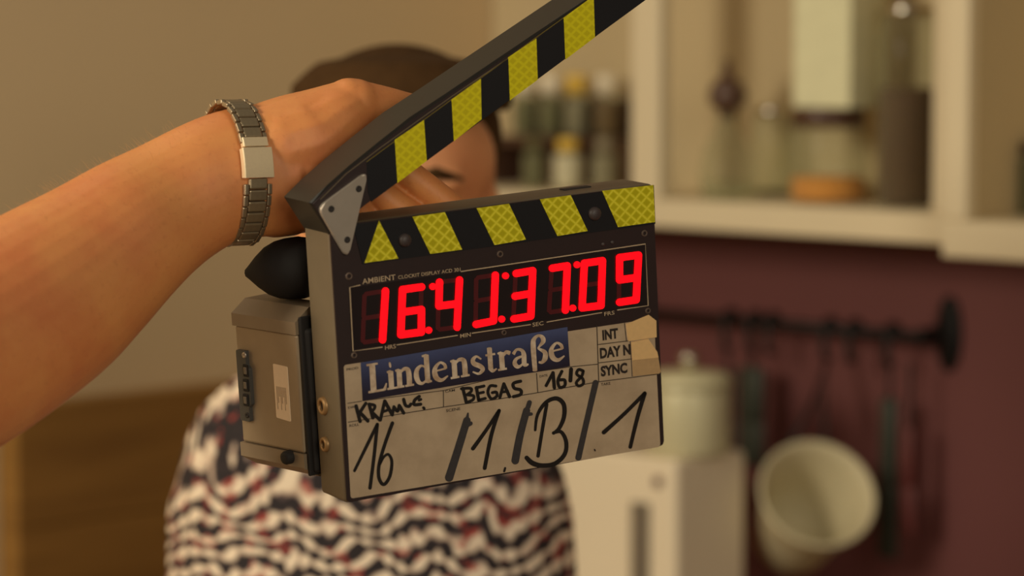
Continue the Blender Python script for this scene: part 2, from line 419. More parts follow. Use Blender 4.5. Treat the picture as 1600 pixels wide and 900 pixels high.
# carafe with dark ball stopper
c = kp(1136, 250, .135); dd = (KM @ c - CAM).dot(FWD) / F
e = empty('glass_carafe', mtx=KM @ Matrix.Translation((c.x, -.135, SHELF_Z + .0005))); tag(e, 'bulbous clear glass carafe with a dark ball stopper on the shelf', 'carafe')
k = dd
lathe_obj('glass', [(0, 0), (36 * k, 0), (41 * k, 8 * k), (42 * k, 40 * k), (36 * k, 75 * k), (20 * k, 105 * k), (14 * k, 125 * k), (17 * k, 136 * k)], M['glass'], e)
lathe_obj('stopper', [(0, 124 * k), (12 * k, 126 * k), (14 * k, 137 * k), (27 * k, 146 * k), (31 * k, 162 * k), (24 * k, 180 * k), (9 * k, 190 * k), (6 * k, 214 * k), (0, 217 * k)], M['dark_lid'], e)
lathe_obj('water', [(0, .002), (34 * k, .002), (39 * k, 8 * k), (39.5 * k, 26 * k), (0, 26 * k)], M['glass'], e)
# pale carton standing on the lid of the lentil jar
jz = jo.matrix_world.translation.z + max(v.co.z for v in jo.children[2].data.vertices)
a, b = kp(1258, 100, .11), kp(1368, 100, .11)
cx_ = (a.x + b.x) / 2; cw = (b.x - a.x) / 2 * .80
e = empty('carton', mtx=KM @ Matrix.Translation((cx_, -.11, jz + .0005))); tag(e, 'pale cream carton standing on the dark jar lid', 'carton')
box_obj('body', (-cw, cw, -.035, .035, 0, .17), M['carton'], e, bev=.001)
bm = bmesh.new(); prism(bm, [(-.035, .17), (.035, .17), (.006, .205), (-.006, .205)], -cw, cw)
bmesh.ops.transform(bm, matrix=Matrix(((0, 0, 1, 0), (1, 0, 0, 0), (0, 1, 0, 0), (0, 0, 0, 1))), verts=bm.verts[:]); bobj('folded_top', bm, M['carton'], e)
# dark green jar in the right cabinet
zsave = SHELF_Z; SHELF_Z = rz1
jar('storage_jar', 'dark green jar inside the deeper cabinet at the right edge', 1616, .14, 50, 222, .16, M['dark_lid'], M['c_green'], .9, 'glass storage jars', capw=.9)
jar('storage_jar', 'small dark jar low in the corner of the deeper cabinet', 1530, .2, 20, 325, .3, M['dark_lid'], M['c_green'], .9, 'glass storage jars', capw=.9)
SHELF_Z = zsave

# ------------------------------------------------------------------ rail with hanging utensils
RN = .055
ra_, rb_ = kp(960, 485, RN), kp(1442, 524, RN)
rz = (ra_.z + rb_.z) / 2
e = empty('hanging_rail', mtx=KM); tag(e, 'black iron rail with round end mount on the maroon wall', 'rail')
bm = bmesh.new(); tube(bm, [(ra_.x, -RN, rz), (rb_.x, -RN, rz)], .0065, 12); bobj('rod', bm, M['black_iron'], e, True)
lathe_obj('end_mount', [(0, 0), (.037, 0), (.037, .004), (.032, .007), (.011, .016), (.008, .05), (.009, .055), (.008, .062), (0, .064)], M['black_iron'], e, Matrix.Translation((rb_.x, -.001, rz)) @ Matrix.Diagonal((.5, 1, 1.25, 1)) @ Matrix.Rotation(R(90), 4, 'X'))
lathe_obj('end_mount', [(0, 0), (.037, 0), (.037, .004), (.032, .007), (.011, .016), (.008, .05), (.009, .055), (.008, .062), (0, .064)], M['black_iron'], e, Matrix.Translation((ra_.x, -.001, rz)) @ Matrix.Diagonal((.5, 1, 1.25, 1)) @ Matrix.Rotation(R(90), 4, 'X'))
def hook(px, label):
    u = kp(px, 510, RN).x
    bm = bmesh.new()
    pts = [(u, -RN + .012, rz - .004)] + [(u, -RN + .0125 * math.cos(t), rz + .0125 * math.sin(t)) for t in (0, .6, 1.2, 1.9, 2.5, 3.14)]
    pts += [(u, -RN - .0125, rz - .02)] + [(u, -RN - .006 + .007 * math.cos(t), rz - .03 + .007 * math.sin(t)) for t in (3.14, 3.9, 4.7, 5.5)]
    tube(bm, pts, .0042, 6)
    o = bobj('hook', bm, M['black_iron'], None, True); o.matrix_world = KM; tag(o, label, 'hook', 'hooks on the iron rail'); return u
H1 = hook(1142, 'black hook on the rail, leftmost beside the slate'); H2 = hook(1180, 'black hook holding the wide dark green spatula'); H2b = hook(1208, 'empty black hook just right of the spatula')
H3 = hook(1298, 'black hook holding the white pot'); H4 = hook(1336, 'empty black hook right of the white pot hook'); H5 = hook(1396, 'black hook holding the thin green utensil nearest the rail end')
def utensil(name, label, u, py0, py1, w0, w1, m, head, cat):
    z0 = rz - .033; za = kp(1200, py0, RN).z; zb = kp(1200, py1, RN).z
    e = empty(name, mtx=KM @ Matrix.Translation((u, -RN - .006, z0))); tag(e, label, cat, 'utensils hanging on the rail')
    bm = bmesh.new(); tube(bm, [(0, 0, .002), (0, 0, za - z0)], .0025, 6); bobj('wire', bm, M['black_iron'], e)
    bm = bmesh.new(); box(bm, -w0, w0, -.006, .006, (za * .45 + zb * .55) - z0, za - z0, bev=.003); bobj('handle', bm, m, e, True)
    bm = bmesh.new(); box(bm, -w1, w1, -.003, .003, zb - z0, (za * .45 + zb * .55) - z0, bev=.002); bobj('head', bm, head, e, True)
utensil('spatula', 'wide dark green spatula hanging beside the white canister', H2, 575, 730, .019, .021, M['green_handle'], M['green_handle'], 'spatula')
utensil('spoon', 'thin dark utensil hanging right behind the canister', H1, 585, 720, .009, .012, M['rubber'], M['rubber'], 'utensil')
utensil('spoon', 'thin dark green utensil hanging near the rail end', H5, 600, 840, .011, .014, M['green_handle'], M['green_handle'], 'utensil')
utensil('spoon', 'dark red utensil at the right end of the rail', kp(1428, 520, RN).x, 640, 800, .007, .01, M['red_handle'], M['red_handle'], 'utensil')
# white pot hanging by a bail, mouth tilted towards the room
pc = kp(1277, 772, .17); pd = (KM @ pc - CAM).dot(FWD) / F
axis = (Vector((.16, -.80, .58))).normalized()             # cam-ish world direction of the mouth
pm = Matrix.Translation(KM @ pc) @ axis.to_track_quat('Z', 'Y').to_matrix().to_4x4()
e = empty('white_pot', mtx=pm); tag(e, 'round white enamel pot with its mouth tilted forward, hung on the rail', 'pot')
q = 92 * pd
lathe_obj('bowl', [(0, -q * 1.9), (q * .60, -q * 1.88), (q * .66, -q * 1.8), (q * .76, -q * 1.0), (q * .93, -q * .2), (q, -.004), (q * 1.02, 0), (q * 1.0, .004), (q * .95, .002), (q * .86, -q * .2), (q * .70, -q * 1.0), (q * .60, -q * 1.7), (0, -q * 1.78)], M['enamel'], e, n=48)
pmi = pm.inverted(); hk = KM @ Vector((H3, -RN - .006, rz - .037))
bm = bmesh.new(); tp = pm @ Vector((0, q * .98, -.004)); hp = pmi @ hk
tube(bm, [(q * .35, q * .93, -.006), (hp * .5 + Vector((0, q * .9, 0)) * .5) + Vector((.006, 0, 0)), hp, (hp * .5 + Vector((0, q * .9, 0)) * .5) - Vector((.006, 0, 0)), (-q * .35, q * .93, -.006)], .003, 6); bobj('bail', bm, M['black_iron'], e, True)
# ------------------------------------------------------------------ white appliance with canister
af = .34
a0 = kp(850, 760, af).x; a1 = kp(1056, 760, af).x; az = kp(1050, 719, af).z
sd = .125
e = empty('white_appliance', mtx=KM @ Matrix.Translation((0, 0, .8805))); tag(e, 'white boxy kitchen appliance with a dark vertical grip and small red light', 'appliance')
z_ = az - .8805
box_obj('housing', (a0, a1, -af, -af + sd, .006, z_), M['appliance'], e, bev=.006, smooth=False)
s0 = kp(990, 800, af).x; s1 = kp(1016, 800, af).x; sz = kp(1003, 785, af).z - .8805
box_obj('grip', (s0, s1, -af - .006, -af + .002, .02, sz), M['grey'], e, bev=.002)
bl = kp(1029, 753, af)
lathe_obj('indicator', [(0, 0), (.007, 0), (.006, .004), (0, .005)], M['red_handle'], e, Matrix.Translation((bl.x, -af + .0005, bl.z - .8805)) @ Matrix.Rotation(R(90), 4, 'X'), n=12)
for sx_ in (a0 + .02, a1 - .02):
    for sy in (-af + .02, -af + sd - .02): lathe_obj('foot', [(0, 0), (.01, 0), (.01, .008), (0, .008)], M['rubber'], e, Matrix.Translation((sx_, sy, 0)), n=12)
cn = kp(1076, 640, af - .06); ck = (KM @ cn - CAM).dot(FWD) / F
e = empty('canister', mtx=KM @ Matrix.Translation((cn.x - .0, -(af - .06), az + .0005))); tag(e, 'cream round canister with shiny lid standing on the white appliance', 'canister')
ch = kp(1076, 604, af - .06).z - az
rr = 66 * ck
lathe_obj('body', [(0, 0), (rr * .97, 0), (rr, .004), (rr, ch - .004), (rr * .98, ch), (0, ch)], M['canister'], e, n=40)
lathe_obj('lid', [(0, ch), (rr * 1.03, ch), (rr * 1.03, ch + .010), (rr * .9, ch + .016), (rr * .3, ch + .02), (0, ch + .02)], M['canister'], e, n=40)
lathe_obj('knob', [(0, ch + .019), (.008, ch + .019), (.006, ch + .026), (.013, ch + .032), (.011, ch + .038), (0, ch + .04)], M['chrome'], e)

# ------------------------------------------------------------------ the slate
AX = Matrix(((0.87230539, -0.05124839, 0.48626835), (-0.12739373, -0.98396594, 0.12482731), (0.4720743, -0.17083507, -0.86484752)))
TT = Vector((-0.09717875, 0.12652791, 1.68941063)); SW, SH, ST = .22055, .165, .035
C2W = Matrix((RGT, DWN, FWD)).transposed()
SM3 = C2W @ AX
SM = Matrix.Translation(CAM + C2W @ TT) @ SM3.to_4x4(); SI = SM.inverted()
SO = SI @ CAM
def spl(px, py, axis=2, val=0.0):
    """pixel -> slate-local point on the plane local[axis] = val"""
    d = SI.to_3x3() @ ray(px, py); s = (val - SO[axis]) / d[axis]
    return SO + d * s
def sp(p, z=0.0):
    q = spl(p[0], p[1], 2, z); return (q.x, q.y)
c7 = lambda x, y: (780 + x / 3.6, 480 + y / 3.6)
c6 = lambda x, y: (520 + x / 3.6, 540 + y / 3.6)
c8 = lambda x, y: (540 + x / 7.27, 590 + y / 7.27)
c3 = lambda x, y: (520 + x / 2.904, 490 + y / 2.904)
def flat(name, pts, m, parent, z0=0.0, z1=.0006, r=0, bev=0):
    P = [sp(p) for p in pts]
    if r: P = rounded(P, r)
    bm = bmesh.new(); prism(bm, P, z0, z1, bev); return bobj(name, bm, m, parent)
def stroke_into(bm, pts, wid, z, smooth=True, capk=1.0):
    """marker stroke: polyline in pixels, full width in pixels (number or one per point)"""
    P = [Vector((p[0], p[1], 0)) for p in pts]
    W = wid if isinstance(wid, (list, tuple)) else [wid] * len(P)
    if smooth and len(P) > 2:
        P4 = [Vector((p.x, p.y, w_)) for p, w_ in zip(P, W)]; P4 = catmull(P4, 7); P = [Vector((v.x, v.y, 0)) for v in P4]; W = [v.z for v in P4]
    L, Rr = [], []
    for i, p in enumerate(P):
        t = P[min(i + 1, len(P) - 1)] - P[max(i - 1, 0)]; t.normalize(); nn = Vector((-t.y, t.x, 0)) * W[i] / 2
        L.append(p + nn); Rr.append(p - nn)
    def cap(p, d, w_):
        a0_ = math.atan2(d.y, d.x); e1 = Vector((math.cos(a0_), math.sin(a0_), 0)); e2 = Vector((-e1.y, e1.x, 0)); return [p + (e1 * math.cos(t) * capk + e2 * math.sin(t)) * w_ / 2 for t in (1.2, .7, .25, -.25, -.7, -1.2)]
    # build as strip + caps so that curved strokes never make bad polygons
    vl = [bm.verts.new((*sp(v), z)) for v in L]; vr = [bm.verts.new((*sp(v), z)) for v in Rr]
    for i in range(len(P) - 1):
        bm.faces.new((vl[i], vl[i + 1], vr[i + 1], vr[i]))
    for pts_, a, b in ((cap(P[-1], P[-1] - P[-2], W[-1]), vl[-1], vr[-1]), (cap(P[0], P[0] - P[1], W[0]), vr[0], vl[0])):
        cv = [bm.verts.new((*sp(v), z)) for v in pts_]
        bm.faces.new([b, a] + cv)
def strokes(name, lst, m, parent, z=.0004, smooth=True, capk=1.0, k=1.0):
    bm = bmesh.new()
    for i, (pts, wid) in enumerate(lst):
        wid = [q_ * k for q_ in wid] if isinstance(wid, (list, tuple)) else wid * k
        stroke_into(bm, pts, wid, z + i * .000004, smooth=smooth, capk=capk)
    o = bobj(name, bm, m, parent)
    return o
def text_mesh(bm, s, org, right, hpx, z, bold=0.0, up=None):
    """text set from pixel org to pixel right along its baseline, hpx tall"""
    cu = bpy.data.curves.new('t', 'FONT'); cu.body = s; cu.size = 1; cu.offset = bold; cu.resolution_u = 3
    to = bpy.data.objects.new('t', cu); COL.objects.link(to)
    dg = bpy.context.evaluated_depsgraph_get(); dg.update()
    me = bpy.data.meshes.new_from_object(to.evaluated_get(dg))
    xs = [v.co.x for v in me.vertices]; ys = [v.co.y for v in me.vertices]
    x0_, x1_, y0_, y1_ = min(xs), max(xs), min(ys), max(ys)
    up = up or (-.06, -1)
    V = []
    for v in me.vertices:
        a_ = (v.co.x - x0_) / (x1_ - x0_); b_ = (v.co.y - y0_) / (y1_ - y0_) * hpx
        V.append(bm.verts.new((*sp((org[0] + (right[0] - org[0]) * a_ + up[0] * b_, org[1] + (right[1] - org[1]) * a_ + up[1] * b_)), z)))
    for p in me.polygons:
        try: bm.faces.new([V[i] for i in p.vertices])
        except ValueError: pass
    bpy.data.objects.remove(to); bpy.data.curves.remove(cu); bpy.data.meshes.remove(me)
def text_obj(name, items, m, parent, z=.0004, bold=0.0):
    bm = bmesh.new()
    for s, a_, b_, h_ in items: text_mesh(bm, s, a_, b_, h_, z, bold)
    return bobj(name, bm, m, parent)

slate = empty('clapper_slate', mtx=SM)
tag(slate, 'digital film slate with red time display and open striped clapstick', 'clapperboard')
box_obj('case', (0, SW, 0, SH, -ST, -.0008), M['case'], slate, bev=.0022)
bm = bmesh.new(); prism(bm, rounded([(.0005, .0005), (SW - .0005, .0005), (SW - .0005, SH - .0005), (.0005, SH - .0005)], .003), -.0012, 0, .0004)
bobj('front_panel', bm, M['panel'], slate)
# top slot
t0, t1 = spl(878, 297, 1, SH), spl(922, 292, 1, SH)
box_obj('top_slot', (t0.x, t1.x, SH - .0004, SH + .0006, min(t0.z, t1.z) - .003, min(t0.z, t1.z) + .003), M['hole'], slate)
# jack sockets on the left side
def side_ring(px, py, rpx):
    q_ = spl(px, py, 0, 0); s_ = rpx * 1.69 / F
    m_ = Matrix.Translation((0, q_.y, q_.z)) @ Matrix.Rotation(R(-90), 4, 'Y')
    j = lathe_obj('jack_socket', [(s_ * .55, -.002), (s_ * .55, .0016), (s_ * .62, .0022), (s_ * .9, .002), (s_, 0), (s_, -.001)], M['brass'], slate, m_)
    lathe_obj('bore', [(0, .0003), (s_ * .56, .0003), (s_ * .56, -.001), (0, -.001)], M['hole'], j, m_)
side_ring(506, 634, 15); side_ring(509, 694, 12.5)
# stripe band
band = flat('stripe_band', [(551, 351), (1021, 289), (1023.5, 349.5), (566, 413)], M['tape_black'], slate, 0, .0005)
for q_ in ([(591.3, 344.5), (621.6, 403.6), (568.8, 410.6)],
           [(643.4, 338.3), (694, 331.3), (721.2, 389.7), (671.4, 396.6)],
           [(743.8, 325.1), (794.3, 318.1), (820.8, 374.1), (771.8, 382.7)],
           [(842.7, 311.3), (890.7, 304.7), (917.3, 360.7), (870, 368.7)],
           [(940, 298), (1019.6, 289), (1022.4, 346.7), (964.7, 354.7)]):
    flat('yellow_stripe', q_, M['retro'], slate, .0004, .0009)
for px, py, r_ in ((631.5, 375, 10.5), (928, 333.5, 11)):
    q_ = sp((px, py)); s_ = r_ * 1.72 / F
    lathe_obj('rubber_bumper', [(s_, 0), (s_, .0012), (s_ * .85, .0026), (s_ * .5, .0034), (0, .0036)], M['bumper'], slate, Matrix.Translation((*q_, .0003)))
def ring(name, px, py, r_, m, par=slate):
    q_ = sp((px, py)); s_ = r_ * 1.72 / F
    o_ = lathe_obj(name, [(s_ * .5, .0003), (s_ * .55, .0009), (s_ * .9, .0009), (s_, .0001)], m, par, Matrix.Translation((*q_, 0)), n=16)
for px, py, r_ in ((545, 431.5, 6), (781, 397, 5.6), (1006.5, 364.5, 5.6), (553, 555, 5), (787, 519.5, 4.5), (1012, 485.5, 5)):
    ring('screw', px, py, r_, M['print_dim'])
for px, py in ((942, 381.5), (956.5, 378.5)):
    q_ = sp((px, py)); lathe_obj('indicator_lamp', [(.0013, 0), (.0011, .0008), (0, .0013)], M['bumper'], slate, Matrix.Translation((*q_, .0002)), n=12)
# display
disp = flat('display_window', [(549, 449.5), (1006, 383), (1011, 476), (553, 546)], mat('display_glass', srgb(30, 17, 17), .25, 0, .1, 900), slate, 0, .0004, .0006)
strokes('window_outline', [([(561.8, 445.3), (545.8, 448.9), (551, 548.4), (596.4, 542.2)], 1.8)], M['print'], slate, .0006, smooth=False)
strokes('window_outline', [([(720, 424), (1007.6, 381), (1012, 477.3), (964, 484.2)], 1.8), ([(619.6, 538.7), (714, 523.8)], 1.6), ([(737, 520.4), (828, 507)], 1.6), ([(853.8, 503), (939.5, 488.2)], 1.6)], M['print'], slate, .0006, smooth=False)
text_obj('panel_lettering', [('AMBIENT', (565.5, 444), (617.5, 437), 8.5)], M['print'], slate, .0006, .012)
text_obj('panel_lettering', [('CLOCKIT DISPLAY ACD 301', (621.5, 436), (719, 423.5), 5.6)], M['print'], slate, .0006, .006)
text_obj('unit_lettering', [('HRS', (601, 546.5), (618, 543.6), 6.4), ('MIN', (718.5, 528), (735, 525.4), 6.2), ('SEC', (831.5, 510.5), (848.5, 507.6), 6.2), ('FRS', (943.5, 493.6), (959.5, 491), 6)], M['print'], slate, .0006, .01)
DIG = [((569, 459.5), (601, 454.3), (566.2, 535), (596.4, 530.5), 'bc'),
       ((627.6, 452.2), (657.5, 448), (624.9, 522.7), (657, 518.5), 'afedcg'),
       ((685.3, 440.5), (716.6, 437), (683.4, 515), (712.9, 511), 'fgbc'),
       ((743.5, 434), (772.6, 429.5), (742.5, 506.5), (769.8, 501), 'bcd'),
       ((805, 427), (831, 422.5), (801.5, 498), (828, 493.5), 'abgcd'),
       ((861.5, 418.8), (885, 415), (857, 488), (882, 484.3), 'abc'),
       ((911.6, 411), (940, 407), (908, 480.7), (937.6, 477), 'abcdef'),
       ((966.5, 402.2), (996.2, 398.2), (966.5, 472), (992.6, 468), 'abcdfg')]
for tl, tr, bl_, br, lit in DIG:
    V2 = lambda p: Vector((p[0], p[1]))
    tl, tr, bl_, br = map(V2, (tl, tr, bl_, br)); ml = (tl + bl_) / 2; mr = (tr + br) / 2
    segs = {'a': (tl, tr), 'b': (tr, mr), 'c': (mr, br), 'd': (bl_, br), 'e': (ml, bl_), 'f': (tl, ml), 'g': (ml, mr)}
    bm = bmesh.new(); bo = bmesh.new()
    for i, (k_, (p_, q_)) in enumerate(segs.items()):
        if k_ in lit: stroke_into(bm, [p_, q_], 11.4, .0011 + i * .00001)
        else:
            d_ = (q_ - p_).normalized() * 3; stroke_into(bo, [p_ + d_, q_ - d_], 7, .00045 + i * .000004)
    dg_ = bobj('digit', bm, M['led'], slate); tag(dg_, 'glowing red numeral')
    if len(bo.faces): bobj('unlit_segments', bo, M['led_off'], dg_)
    else: bo.free()
for px, py in ((674.7, 447.3), (668.4, 515.6), (788.4, 430.6), (782.4, 498.2), (900, 413.3), (893.4, 481)):
    bm = bmesh.new(); stroke_into(bm, [(px - .3, py), (px + .3, py)], 10.6, .0012); bobj('display_dot', bm, M['led'], slate)
# writing board
bd = flat('writing_board', [(537, 570.5), (1021.5, 497.5), (1031.5, 698), (547.8, 779)], M['board'], slate, 0, .0003, .002)
strokes('ruled_lines', [([c6(82, 324), c6(160, 312)], 1.2), ([c6(85, 430), c6(620, 345), c7(0, 515), c7(215, 480), c7(550, 420), c7(895, 375)], 1.3), ([c6(165, 310), c6(620, 252), c7(0, 392), c7(395, 335), c7(550, 320)], 1.2),
        ([c6(620, 255), c6(621, 345)], 1.3), ([c7(208, 372), c7(215, 480)], 1.3), ([c7(547, 103), c7(558, 420)], 1.4), ([c7(550, 210), c7(730, 188)], 1.3), ([c7(555, 313), c7(745, 290)], 1.3), ([c7(703, 90), c7(714, 192)], 1.2), ([c7(735, 192), c7(746, 388)], 1.2)], M['line'], slate, .0005, smooth=False)
text_obj('field_captions', [('PROD', c6(76, 141), c6(142, 130), 3.6), ('DIR', c6(85, 355), c6(122, 349), 3.4), ('ROLL', c6(92, 458), c6(146, 449), 4.2), ('CAM', c6(630, 265), c6(685, 256), 3.8), ('SCENE', c6(636, 374), c6(716, 361), 4.4), ('DATE', c7(226, 395), c7(270, 388), 3.6), ('TAKE', c7(571, 442), c7(624, 434), 4.2)], M['ink_print'], slate, .0005, .01)
text_obj('mode_lettering', [('INT', c7(580, 187), c7(668, 174), 16.2), ('DAY N', c7(566, 290), c7(738, 266), 16.8), ('SYNC', c7(571, 391), c7(720, 369), 16.6)], M['ink_print'], slate, .0005, .045)
for pts_, m_, z_1 in (([(712, 95), (838, 42), (880, 75), (882, 168), (724, 190)], 'paper_tape', .0008), ([(741, 196), (834, 177), (884, 250), (891, 282), (746, 297)], 'paper_tape', .0011), ([(748, 293), (890, 279), (905, 360), (898, 372), (751, 386)], 'paper_tape2', .0009)):
    flat('masking_tape', [c7(*p) for p in pts_], M[m_], slate, .0003, z_1)
# blue title sticker
st = flat('title_sticker', [(563, 566.6), (885.6, 510.8), (889.7, 571.9), (566, 626)], M['sticker'], slate, .0003, .0007)
def LG(x, y):
    """logo coordinates: x in pixels along the sticker, y 0..1 of the capital height"""
    t = (x - 574) / 298; b_ = Vector((574 + t * 298, 614.2 - t * 51.4)); u_ = Vector((-2.7, -45)) * (1 - t) + Vector((-3.2, -43)) * t
    return tuple(b_ + u_ * y)
def glyphs():
    T, t_, Z = 7.4, 3.0, []
    def S(pts, wd): Z.append(([LG(*p) for p in pts], wd))
    xh = .64
    def stem(x, y0, y1, wd=T): S([(x, y0), (x, y1)], wd)
    def serif(x, y, hw=6.5): S([(x - hw, y), (x + hw, y)], t_)
    def nn(x0, x1):
        stem(x0 + 7, .02, xh - .02); serif(x0 + 7, .03); S([(x0 + 1.5, xh - .03), (x0 + 7, xh)], t_)
        S([(x0 + 8, xh - .16), (x0 + 14, xh - .02), (x1 - 9, xh - .04), (x1 - 7, xh - .2), (x1 - 7, .02)], [2, 4.5, 6.4, T, T]); serif(x1 - 7, .03)
    def ee(x0, x1):
        S([(x0 + 6, .37), (x1 - 5.5, .40)], 2.6)
        S([(x1 - 5.5, .40), (x1 - 7, xh - .1), ((x0 + x1) / 2, xh), (x0 + 6.5, xh - .14), (x0 + 4.5, .33), (x0 + 7, .12), ((x0 + x1) / 2 + 1, .02), (x1 - 3, .13)], [4.5, 4.6, 3.4, 5.5, T, T, 5, 2])
    stem(583, .03, .97, 8.4); serif(583, .97, 8.5); S([(575, .03), (600, .03)], 3.2); S([(600, .03), (603.5, .24)], [4.5, 1.8])
    stem(611, .02, xh - .02); serif(611, .03); S([(605.5, xh - .03), (611, xh)], t_); S([(610.2, .85), (611.2, .85)], 8)
    nn(617, 646)
    stem(667.5, .03, .98); S([(661, .96), (667.5, .99)], t_); S([(667.5, .03), (673.5, .05)], t_)
    S([(666, xh - .1), (659, xh), (652, xh - .12), (650.5, .3), (653, .1), (659, .02), (666, .12)], [2.5, 3.4, 6, T, 6.4, 4, 2.5])
    ee(674.5, 702); nn(703, 733)
    S([(752, xh - .12), (745, xh), (739.5, xh - .1), (741, .40), (750, .27), (753.5, .14), (747, .02), (738, .12)], [2.4, 3.4, 6, 7, 7, 6, 3.6, 2.4])
    stem(766, .1, .86, 7); S([(759.5, xh - .02), (774, xh - .02)], t_); S([(766, .12), (769, .03), (775, .09)], [6.5, 4.5, 2])
    stem(784, .02, xh - .02); serif(784, .03); S([(778.5, xh - .03), (784, xh)], t_); S([(785, xh - .2), (791, xh - .03), (797, xh - .08)], [2, 5, 6])
    S([(802.5, xh - .13), (808, xh), (815, xh - .04), (818.5, xh - .2), (818.5, .08), (824.5, .05)], [5, 3.6, 4.6, 6.6, 6.6, 2.4])
    S([(818, .38), (807, .32), (803.5, .17), (807, .04), (812, .04), (818, .14)], [2.8, 4.4, 6.4, 6, 3.6, 2.4])
    S([(834, -.22), (834, .7), (836.5, .92), (843, 1.01), (849, .93), (850, .78), (843.5, .62), (842, .55), (851, .38), (851, .17), (846, .04), (841, .06)], [6.6, T, 5.6, 3.8, 6, 6.4, 3, 3, 6.4, T, 4.6, 3])
    ee(856.5, 884)
    return Z
strokes('title_lettering', glyphs(), M['letters'], st, .00085, capk=.3, k=1.1)
# hand-written marker
hand = []
hand += [([c6(120, 703), c6(190, 560), c6(248, 442)], [4, 4.6, 4.6]), ([c6(248, 442), c6(230, 620), c6(207, 800)], 4.8), ([c6(333, 435), c6(290, 555), c6(258, 670), c6(258, 745), c6(285, 780), c6(318, 735), c6(330, 655), c6(312, 612), c6(285, 625), c6(262, 670)], [5, 4.8, 4.8, 4.8, 4.8, 4.6, 4.4, 4, 3.6, 3.2]),
         ([c6(786, 578), c6(860, 475), c6(933, 365)], [5.6, 5, 5]), ([c6(933, 365), c6(890, 500), c6(852, 688)], [5, 5.4, 5.4]), ([c6(967, 688), c6(962, 706)], 3),
         ([c7(265, 545), c7(240, 690), c7(216, 836)], 4.8), ([c7(200, 690), c7(213, 605), c7(258, 537), c7(318, 512), c7(360, 545), c7(362, 615), c7(335, 680), c7(303, 708)], [3.6, 4.4, 5.4, 6, 6.2, 6, 5.4, 4.4]),
         ([c7(303, 706), c7(345, 700), c7(374, 755), c7(366, 825), c7(312, 878), c7(240, 890), c7(185, 876), c7(152, 846)], [4.4, 5, 5.6, 6, 6.2, 6.4, 7, 6]),
         ([c7(586, 703), c7(700, 600), c7(816, 484)], [6, 5.2, 5.4]), ([c7(816, 484), c7(775, 620), c7(735, 785)], [5.8, 5.6, 5.2]), ([c7(534, 800), c7(537, 806)], 2)]
for g_ in (hand[0:1], hand[1:2], hand[2:3], hand[3:4], hand[4:5], hand[5:6], hand[6:7], hand[7:9], hand[9:10], hand[10:11], hand[11:12]): strokes('marker_stroke', g_, M['ink'], slate, .0006, k=1.12)
strokes('slash_mark', [([c6(758, 380), c6(752, 420)], [2.5, 7]), ([c6(752, 420), c6(700, 590), c6(652, 742)], [11.5, 12, 13]), ([c6(745, 445), c6(772, 437)], [10, 7])], M['ink_grey'], slate, .0006)
strokes('slash_mark', [([c7(168, 535), c7(160, 560)], 7.5), ([c7(152, 580), c7(115, 720), c7(88, 862)], [11, 11.5, 12]), ([c7(150, 600), c7(178, 600)], [8, 5])], M['ink_grey'], slate, .0006)
strokes('slash_mark', [([c7(540, 425), c7(490, 640), c7(443, 845)], [9.5, 9, 9.5])], M['ink_grey'], slate, .0006)
nm = [([c8(115, 320), c8(160, 495)], 4.6), ([c8(225, 290), c8(150, 405)], 4.2), ([c8(160, 395), c8(248, 490)], 4.6), ([c8(262, 300), c8(305, 455)], 4.4), ([c8(265, 300), c8(325, 315), c8(318, 355), c8(285, 385)], 4), ([c8(290, 385), c8(385, 480)], 4.4),
      ([c8(390, 480), c8(440, 265)], 4.2), ([c8(440, 265), c8(525, 420)], 4.6), ([c8(425, 385), c8(490, 360)], 3.6), ([c8(525, 420), c8(545, 330)], 4), ([c8(545, 330), c8(585, 380), c8(605, 315)], 4.2), ([c8(605, 315), c8(655, 400)], 4.4),
      ([c8(655, 245), c8(675, 310), c8(715, 325), c8(735, 300)], 4.2), ([c8(832, 212), c8(780, 255), c8(775, 305), c8(848, 300)], 4.2), ([c8(830, 255), c8(850, 245)], 3.6), ([c8(880, 340), c8(888, 350)], 3.6)]
nm += [([c3(588, 338), c3(604, 402)], 4.2), ([c3(582, 340), c3(622, 338), c3(626, 352), c3(606, 368)], 3.8), ([c3(606, 368), c3(636, 372), c3(634, 390), c3(608, 402)], 3.8),
       ([c3(650, 335), c3(660, 392)], 4.2), ([c3(648, 336), c3(684, 328)], 3.8), ([c3(655, 362), c3(682, 356)], 3.6), ([c3(660, 392), c3(690, 384)], 3.8),
       ([c3(738, 328), c3(712, 328), c3(702, 358), c3(718, 386), c3(742, 374), c3(740, 356), c3(722, 358)], 3.8),
       ([c3(756, 380), c3(774, 318)], 4), ([c3(774, 318), c3(800, 376)], 4.2), ([c3(762, 356), c3(792, 352)], 3.4),
       ([c3(850, 306), c3(818, 316), c3(822, 338), c3(850, 346), c3(850, 366), c3(818, 376)], 4.2)]
nm += [([c7(262, 440), c7(300, 368)], 4), ([c7(300, 368), c7(308, 452)], 4.4), ([c7(350, 360), c7(328, 410), c7(338, 450), c7(366, 440), c7(366, 410), c7(340, 408)], 4), ([c7(402, 348), c7(398, 412)], 5), ([c7(470, 358), c7(444, 350), c7(434, 376), c7(466, 400), c7(470, 430), c7(444, 442), c7(432, 422), c7(462, 386), c7(470, 358)], 3.8)]
for i_, g_ in enumerate(nm): strokes('marker_stroke', [g_], M['ink'], slate, .0006 + .00001 * (i_ % 3), k=1.22)

